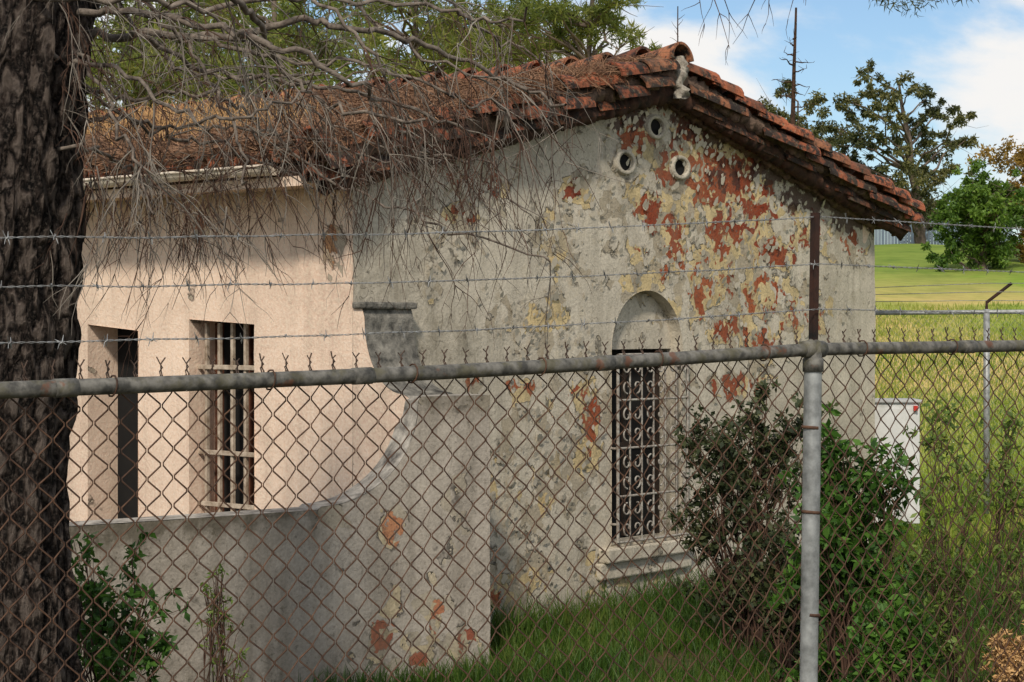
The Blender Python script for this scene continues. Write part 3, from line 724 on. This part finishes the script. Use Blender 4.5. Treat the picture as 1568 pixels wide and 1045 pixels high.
LIMBS=[([(20,110),(120,62),(220,48),(330,58),(450,35),(560,45),(680,80),(790,130),(870,165)],8.2,.020,1),
([(20,40),(130,20),(260,28),(400,60),(520,115),(620,165),(720,200)],7.6,.016,1),
([(30,160),(130,140),(200,150),(290,140),(370,165),(450,235),(560,300),(690,350),(845,405)],8.6,.009,.7),
([(10,-260),(200,-120),(330,-20),(400,40),(435,110),(520,165),(650,190)],7.4,.016,1),
([(20,200),(130,185),(210,190),(300,215),(400,245),(480,285)],8.4,.010,1.3),
([(10,-200),(150,-60),(250,30),(320,120),(360,210),(375,280)],7.9,.011,1),
([(10,-380),(300,-200),(470,-60),(560,25),(650,85),(770,135)],8.8,.012,1),
([(30,70),(110,70),(165,150),(200,240),(235,330)],7.6,.009,1.4),
([(200,50),(330,110),(450,125),(560,150),(650,225),(750,255),(800,330)],8.3,.009,.9),
([(10,-420),(350,-220),(560,-90),(690,10),(760,60),(830,90)],9.0,.010,.9),
([(20,-20),(150,-5),(310,14),(480,-6),(640,8),(730,32),(800,25)],7.8,.013,1.1),
([(20,240),(120,225),(180,250),(240,290),(290,340)],8.0,.008,1.3),
([(10,-100),(120,-50),(230,60),(290,110),(420,120),(540,100)],8.5,.010,1.1),
([(20,20),(100,90),(180,110),(290,175),(380,180),(470,140)],7.5,.010,1.1),
([(10,-300),(250,-150),(420,-50),(560,70),(600,160),(640,240)],7.9,.009,.9),
([(300,58),(420,95),(560,98),(700,150),(780,165)],8.1,.008,1),
([(10,-160),(140,-90),(260,-30),(380,90),(520,200),(680,240)],8.7,.008,.9),
([(20,130),(110,120),(230,200),(330,190),(460,210),(600,250)],8.2,.008,1)]
tw=Tubes(4); big=Tubes(8); rt=Tubes(3); cnt=0
def grow(p,d,L,r,lv,T):
    global cnt
    cnt+=1
    n=5 if lv<2 else 4; pts=[p]; q=p.copy(); dd=d.normalized()
    for i in range(n):
        g=.24 if lv==1 else .15
        dd=(dd+Vector((random.gauss(0,.17),random.gauss(0,.17),random.gauss(0,.15)-g))).normalized(); q=q+dd*L/n; pts.append(q)
    T.add(pts,[r*(1-.7*i/n) for i in range(n+1)])
    if lv<3:
        m=random.randint(3,6) if lv==1 else random.randint(1,3)
        for _ in range(m):
            i=random.randint(1,n); a=(pts[i]-pts[i-1]).normalized()
            s_=Vector((random.gauss(0,1),random.gauss(0,1),random.gauss(0,.8)))
            grow(pts[i],a*1.1+s_*.55,L*random.uniform(.25,.6),r*.62,lv+1,T)
for li,(pp,dep,r,dens) in enumerate(LIMBS):
    pts=smooth_path([W(x,y,dep+.35*math.sin(i*1.1+li)) if i>0 else W(x,y,8.0) for i,(x,y) in enumerate(pp)],7)
    for i in range(1,len(pts)): pts[i]=pts[i]+Vector((random.gauss(0,.012),random.gauss(0,.02),random.gauss(0,.012)))
    n=len(pts); big.add(pts,[r*(1-.8*i/n)+.002 for i in range(n)])
    Ln=sum((pts[i+1]-pts[i]).length for i in range(n-1))
    for _ in range(int(Ln*6.8*dens)):
        i=random.randint(2,n-1); a=(pts[i]-pts[i-1]).normalized()
        side=Vector((random.gauss(0,.5),random.gauss(0,.9),random.gauss(-.05,.65)))
        T=tw if random.random()<.55 else rt
        far=max(0,(pts[i].x+.2)*.6)
        grow(pts[i],a*.9+side,random.uniform(.20,.66)*(1-min(.5,far)),random.uniform(.0020,.0042),1,T)
for (cx,cy,sx,sy,N,L) in [(205,280,65,25,62,.36),(290,295,60,30,44,.34),(600,200,100,30,44,.38),(555,285,60,15,20,.34),(700,235,50,30,30,.45),(790,205,40,20,14,.50),(430,170,100,40,36,.3)]:
    for _ in range(N):
        p_=W(random.gauss(cx,sx),random.gauss(cy,sy),random.uniform(7.6,8.9))
        grow(p_,Vector((random.gauss(.1,.35),random.gauss(0,.3),-.8)),random.uniform(.5,1.2)*L,random.uniform(.0026,.0040),2,rt if random.random()<.85 else tw)
ov=smooth_path([W(0,-420,8),W(350,-330,8),W(750,-190,8.3),(W(1000,-90,8.6)),W(1150,-50,8.8),W(1300,-60,9),W(1420,-40,9.2)],8)
big.add(ov,[.03*(1-.8*i/len(ov))+.003 for i in range(len(ov))])
for cx,L in [(1065,.16),(1085,.30),(1100,.24),(1165,.26),(1180,.16),(1215,.14),(1235,.1),(1560,.05)]:
    p_=W(cx,-30,8.8)
    grow(p_,Vector((random.gauss(0,.25),random.gauss(0,.2),-1)),L*1.25,.0034,2,rt)
big.obj('dead_limbs',M['limb'],pine); tw.obj('dead_twigs',M['twig'],pine); rt.obj('hanging_twigs',M['redtwig'],pine)
leaves('needle_tufts',[W(x,y,9.0) for x,y in [(1352,-8),(1372,0),(1395,4),(1412,-4),(1450,-16),(1340,-14),(1430,-10),(1480,-14)]],[.06]*8,50,.05,M['darkleaf'],pine,.3,.12)
print('twigs',cnt)
# ---------------------------------------------------------------- background trees
def tree(name,base,H,clumps,leafm,per,size,r0=.2,barkm='bark2',asp=.45,forks=None,flat=.8,droop=.3,amp=.12):
    e=empty(name,(0,0,0)); T=Tubes(7); top=Vector((base.x+forks if forks else base.x,base.y,base.z+H))
    tk=wig(base,top,14,.05); T.add(tk,[r0*(1-.85*i/14)+.01 for i in range(15)])
    for (c,r) in clumps:
        c=Vector(c)
        cand=[q for q in tk if q.z<c.z-.1] or [tk[0]]; q=min(cand,key=lambda k_:(k_-c).length+abs((c.z-k_.z)-.6*math.hypot(c.x-k_.x,c.y-k_.y))*.7)
        L=(c-q).length; T.add(wig(q,c,6,amp,-.03),[min(r0*.25,.022*L+.008)*(1-.8*i/6)+.004 for i in range(7)])
        for _ in range(3):
            o=Vector(rng.normal(size=3))*r*.8; T.add(wig(c-(c-q)*.15,c+o,3,.1),[.012,.009,.006,.003])
    T.obj('trunk_and_branches',M[barkm],e)
    C=[];R=[]
    for c,r in clumps:
        for _ in range(6): o=rng.normal(size=3)*r*.55; o[2]*=flat; C.append(np.array(c)+o); R.append(r*random.uniform(.2,.5))
    leaves('foliage',C,R,per,size,M[leafm],e,droop,asp,flat); return e
def gz_(x,y): return float(gh(x,y))
def based(px,d): x=(px-784)/F*d; return Vector((x,d,gz_(x,d)-.2))
specs=[(215,30,[(150,90),(185,40),(230,70),(200,130),(290,60),(240,120),(300,110),(330,20),(260,0),(180,0),(150,150),(320,80),(270,30)]),
(420,34,[(350,30),(400,70),(450,20),(490,60),(380,110),(440,100),(330,80),(520,90),(400,-5),(480,-5),(350,130),(430,50)]),
(640,38,[(560,40),(610,10),(650,60),(700,30),(600,80),(680,80),(740,10),(720,60),(560,-5),(660,-5),(770,50),(620,110)]),
(905,36,[(800,40),(840,20),(880,50),(920,20),(950,50),(820,70),(960,10),(780,20),(880,70),(740,60),(770,80)])]
for px,d,cl in specs:
    b=based(px,d); H=W(0,-120,d).z-b.z
    C=[]
    for x,y in cl:
        for _ in range(3): C.append((W(x+random.gauss(0,22),y+random.gauss(0,16),d+random.gauss(0,1.2)),random.uniform(.28,.52)))
    tree('pine_tree',b,H,C,'pineleaf',38 if px<700 else 64,.20 if px<700 else .17,.12,asp=.15,droop=-.2)
C=[];R=[]
for _ in range(190):
    x=random.uniform(-100,820); C.append(W(x,random.uniform(30,210)+random.gauss(0,12),60+random.uniform(-6,6))); R.append(random.uniform(.4,.9))
leaves('tree_line_foliage',C,R,60,.34,M['pineleaf'],None,.1,.35)
d=84
euc=[(1320,112,.6),(1292,150,.7),(1345,140,.6),(1310,165,.7),(1398,138,.7),(1420,150,.5),(1445,172,.6),(1470,182,.5),(1478,215,.5),(1298,205,.8),(1270,195,.7),(1335,205,.6),(1372,185,.6),(1400,200,.6),(1330,238,.7),(1400,245,.8),(1440,235,.7),(1290,240,.6),(1385,285,.8),(1425,285,.8),(1345,268,.7),(1250,222,.6),(1362,150,.5),(1440,300,.8),(1400,320,.9),(1370,320,.8),(1455,260,.6),(1270,255,.6),(1430,330,.8),(1360,300,.6),(1410,265,.6),(1310,220,.6),(1370,220,.7),(1420,215,.7),(1345,175,.6),(1320,260,.6),(1375,255,.7),(1460,215,.5),(1425,180,.5)]
C=[(W(x,y,d+random.gauss(0,1.5)),r) for x,y,r in euc]
tree('eucalyptus_tree',based(1412,d),7.2,C,'euc',84,.19,.26,asp=.40,droop=.6,forks=-1.0,amp=.10)
C=[(W(x,y,76+random.gauss(0,1)),r) for x,y,r in [(1180,165,.6),(1195,140,.5),(1170,185,.6),(1240,160,.5),(1235,185,.6),(1205,190,.6),(1255,215,.6),(1160,205,.5),(1220,215,.6),(1190,215,.6),(1240,235,.6),(1275,250,.6)]]
tree('eucalyptus_tree',based(1222,76),6.0,C,'euc',84,.17,.14,asp=.40,droop=.6)
dt=empty('dead_tree',(0,0,0)); T=Tubes(6); bs=based(1208,72); tp=W(1219,12,72); tk=wig(bs,tp,14,.015); T.add(tk,[.14*(1-.8*i/14)+.012 for i in range(15)])
for y,dx,up in [(95,28,-.1),(100,-26,.15),(130,24,-.1),(125,-30,.1),(112,18,.1),(150,-24,.1),(85,-14,.1),(165,26,.1),(60,6,.05),(70,-6,.05),(140,16,-.2)]:
    a=W(1214,y,72); b_=a+Vector((dx/F*72,random.gauss(0,.4),up)); w_=wig(a,b_,5,.15); T.add(w_,[.035,.03,.024,.018,.012,.006])
    for _ in range(3): i=random.randint(2,5); T.add([w_[i],w_[i]+Vector((random.gauss(0,.18),0,random.gauss(.05,.2)))],[.012,.005])
T.obj('bare_trunk',M['darkwood'],dt)
dt=empty('dead_tree',(0,0,0)); T=Tubes(5); T.add(wig(based(1040,60),W(1038,10,60),12,.02),[.05*(1-.8*i/12)+.008 for i in range(13)])
for y in range(30,100,9): a=W(1039,y,60); T.add(wig(a,a+Vector((random.choice((-1,1))*random.uniform(.1,.3),0,random.uniform(.1,.3))),3,.2),[.012,.009,.006,.004])
T.obj('bare_trunk',M['darkwood'],dt)
C=[(W(random.gauss(1505,26),random.uniform(285,400),64+random.gauss(0,1)),random.uniform(.35,.65)) for _ in range(50)]
C+=[(W(x,y,64),.4) for x,y in [(1490,275),(1475,300),(1460,330),(1458,360),(1530,300),(1550,330),(1500,268),(1520,285)]]
tree('round_green_tree',based(1505,64),1.9,C,'bright',60,.15,.16)
C=[(W(random.gauss(1580,26),random.uniform(235,390),68+random.gauss(0,1)),random.uniform(.35,.7)) for _ in range(50)]
tree('autumn_tree',based(1590,68),2.6,C,'orange',60,.15,.16)
C=[(W(random.uniform(1340,1470),random.uniform(318,345),98+random.gauss(0,2)),random.uniform(.4,.8)) for _ in range(26)]
tree('hedge_tree',based(1400,98),.6,C,'euc',50,.2,.1)
bf=empty('boundary_fence',(0,0,0)); sb=Solid()
for i in range(44):
    a=W(1330+i*5,340,92); b_=W(1330+i*5+4.2,372,92); sb.box((a.x,92,b_.z-.6),(b_.x,92.05,a.z+.05*math.sin(i*2.1)))
a=W(1330,347,91.9); b_=W(1550,350,91.9); sb.box((a.x,92.06,a.z-.1),(b_.x,92.12,a.z)); sb.obj('boards',simple('blue_grey_boards',(.10,.14,.19),(.22,.26,.31),2,.8,isl=.6),bf)
# ---------------------------------------------------------------- shrubs
def shrub(name,base,blobs_,per,size,mat,asp=.5,stemr=.009,twm='redtwig'):
    e=empty(name,(0,0,0)); T=Tubes(4); C=[];R=[]
    for (x,y,dd,r) in blobs_:
        c=W(x,y,dd)
        b_=base+Vector((random.gauss(0,.08),random.gauss(0,.08),0)); w_=wig(b_,c,7,.10,-.04); T.add(w_,[stemr*(1-.75*i/7)+.0012 for i in range(8)])
        for _ in range(5):
            o=Vector(rng.normal(size=3))*r*.75; i=random.randint(4,7); ww=wig(w_[i],c+o,4,.12); T.add(ww,[.003,.0026,.002,.0015,.001])
            C.append(c+o); R.append(r*random.uniform(.25,.5))
            C.append(ww[2]); R.append(r*.3)
    T.obj('stems',M[twm],e); leaves('leaves',C,R,per,size,M[mat],e,.2,asp)
random.seed(11)
B=lambda px,d,dx=0: Vector(((px-784)/F*d,d,gz_((px-784)/F*d,d)-.03))
shrub('dark_shrub',B(1140,14.6),[(random.gauss(1140,46),random.uniform(650,930),14.6+random.gauss(0,.25),.13) for _ in range(46)]+[(1165,610,14.6,.05),(1175,600,14.6,.04),(1150,640,14.5,.08),(1210,640,14.5,.1),(1060,660,14.5,.1),(1055,690,14.5,.1),(1055,800,14.5,.1),(1230,700,14.5,.1),(1200,660,14.5,.12),(1090,660,14.5,.12),(1130,670,14.5,.14),(1180,690,14.5,.14)],14,.056,'darkleaf')
shrub('laurel_shrub',B(1310,12.4),[(random.gauss(1315,42),random.uniform(720,1050),12.4+random.gauss(0,.25),.12) for _ in range(46)]+[(1330,715,12.4,.08),(1290,690,12.4,.08),(1375,760,12.4,.08),(1400,860,12.4,.1),(1390,900,12.3,.1),(1250,760,12.5,.1),(1230,900,12.4,.1),(1380,980,12.4,.12),(1270,660,12.5,.07),(1265,700,12.5,.09)],12,.080,'shrub',.42)
shrub('dark_shrub',B(1220,13.2),[(random.gauss(1215,45),random.uniform(800,1040),13.3,.12) for _ in range(24)],13,.06,'darkleaf')
shrub('young_olive_shrub',B(1480,11.4),[(random.uniform(1410,1580),random.uniform(640,900),11.4+random.gauss(0,.3),.09) for _ in range(22)]+[(random.uniform(1430,1580),random.uniform(860,1040),11.2,.09) for _ in range(12)],8,.052,'olive',.38,.003)
shrub('broadleaf_shrub',B(165,9.0),[(random.gauss(165,34),random.uniform(850,1045),9.0+random.gauss(0,.15),.07) for _ in range(22)]+[(235,970,9,.05),(120,830,9,.05),(250,990,9,.03)],7,.050,'shrub',.5,.005)
shrub('tall_weed',B(340,9.4),[(345+random.gauss(0,14),y,9.4,.03) for y in range(870,1050,13)],3,.03,'olive',.4,.003)
shrub('dry_bush',B(1555,10.6),[(random.uniform(1530,1585),random.uniform(965,1045),10.6,.07) for _ in range(18)],26,.035,'straw',.3,.004)
shrub('laurel_shrub',B(1395,11.2),[(random.uniform(1330,1420),random.uniform(930,1050),11.4,.1) for _ in range(16)],9,.07,'shrub',.42)
# ---------------------------------------------------------------- grass
def grass(name,N,fn,h0,h1,wd,mat):
    P=np.array([fn() for _ in range(N)]); z=gh(P[:,0],P[:,1])
    P=np.stack([P[:,0],P[:,1],z-.02],1); L=rng.uniform(h0,h1,N)*(.6+.8*rng.random(N)); th=rng.uniform(0,6.28,N); ph=rng.uniform(0,6.28,N)
    wv=np.stack([np.cos(th),np.sin(th),0*th],1)*wd*.5; ln=np.stack([np.cos(ph),np.sin(ph),0*ph],1)*(L*rng.uniform(.05,.55,N))[:,None]
    up=np.array([0,0,1])[None]*L[:,None]
    b=P+ln*.25+up*.5; c=P+ln+up*.9
    v=np.stack([P-wv,P+wv,b+wv*.8,b-wv*.8,c+wv*.15,c-wv*.15],1).reshape(-1,3); i=np.arange(N)*6
    f=np.concatenate([np.stack([i,i+1,i+2,i+3],1),np.stack([i+3,i+2,i+4,i+5],1)]); return mesh(name,v,f,mat)
def g1():
    while True:
        d=random.uniform(12.3,20); px=random.uniform(700,1600); x=(px-784)/F*d
        q=Vector((x,d))-C1.xy; u=q.dot(U); v_=q.dot(V)
        if u>0 and -.06<v_ :
            if u<GW: continue
        if u<.55 and v_>-.85: continue
        if mnoise.noise(Vector((x*1.3,d*1.3,0)))<random.uniform(-.5,.2): continue
        return (x,d)
grass('grass',32000,g1,.06,.22,.010,M['grass'])
def g2():
    d=18.5+random.random()**1.6*30; px=random.uniform(1290,1640); return ((px-784)/F*d,d)
grass('meadow_grass',26000,g2,.06,.16,.018,M['fgrass'])
def g3():
    u=random.uniform(.3,GW+.1); q=C1.xy+U*u-V*random.uniform(.05,.40)
    return (q.x,q.y)
grass('weeds_at_wall',5500,g3,.14,.36,.011,M['grass'])
def g4():
    a=random.uniform(-.1,1.6); q=E+PD*a+PN*random.uniform(.03,.3); return (q.x,q.y)
grass('weeds_at_patio_wall',900,g4,.06,.2,.010,M['grass'])
for o in bpy.data.objects:
    if o.type=='MESH' and any(m in WALLM for m in o.data.materials) and 'pt' not in o.data.attributes:
        ca=o.data.color_attributes.new('pt','FLOAT_COLOR','POINT'); a=np.zeros((len(o.data.vertices),4),np.float32); a[:,3]=.12; a[:,1]=.15
        ca.data.foreach_set('color',a.ravel())
print('objs',len(bpy.data.objects),'polys',sum(len(o.data.polygons) for o in bpy.data.objects if o.type=='MESH'))
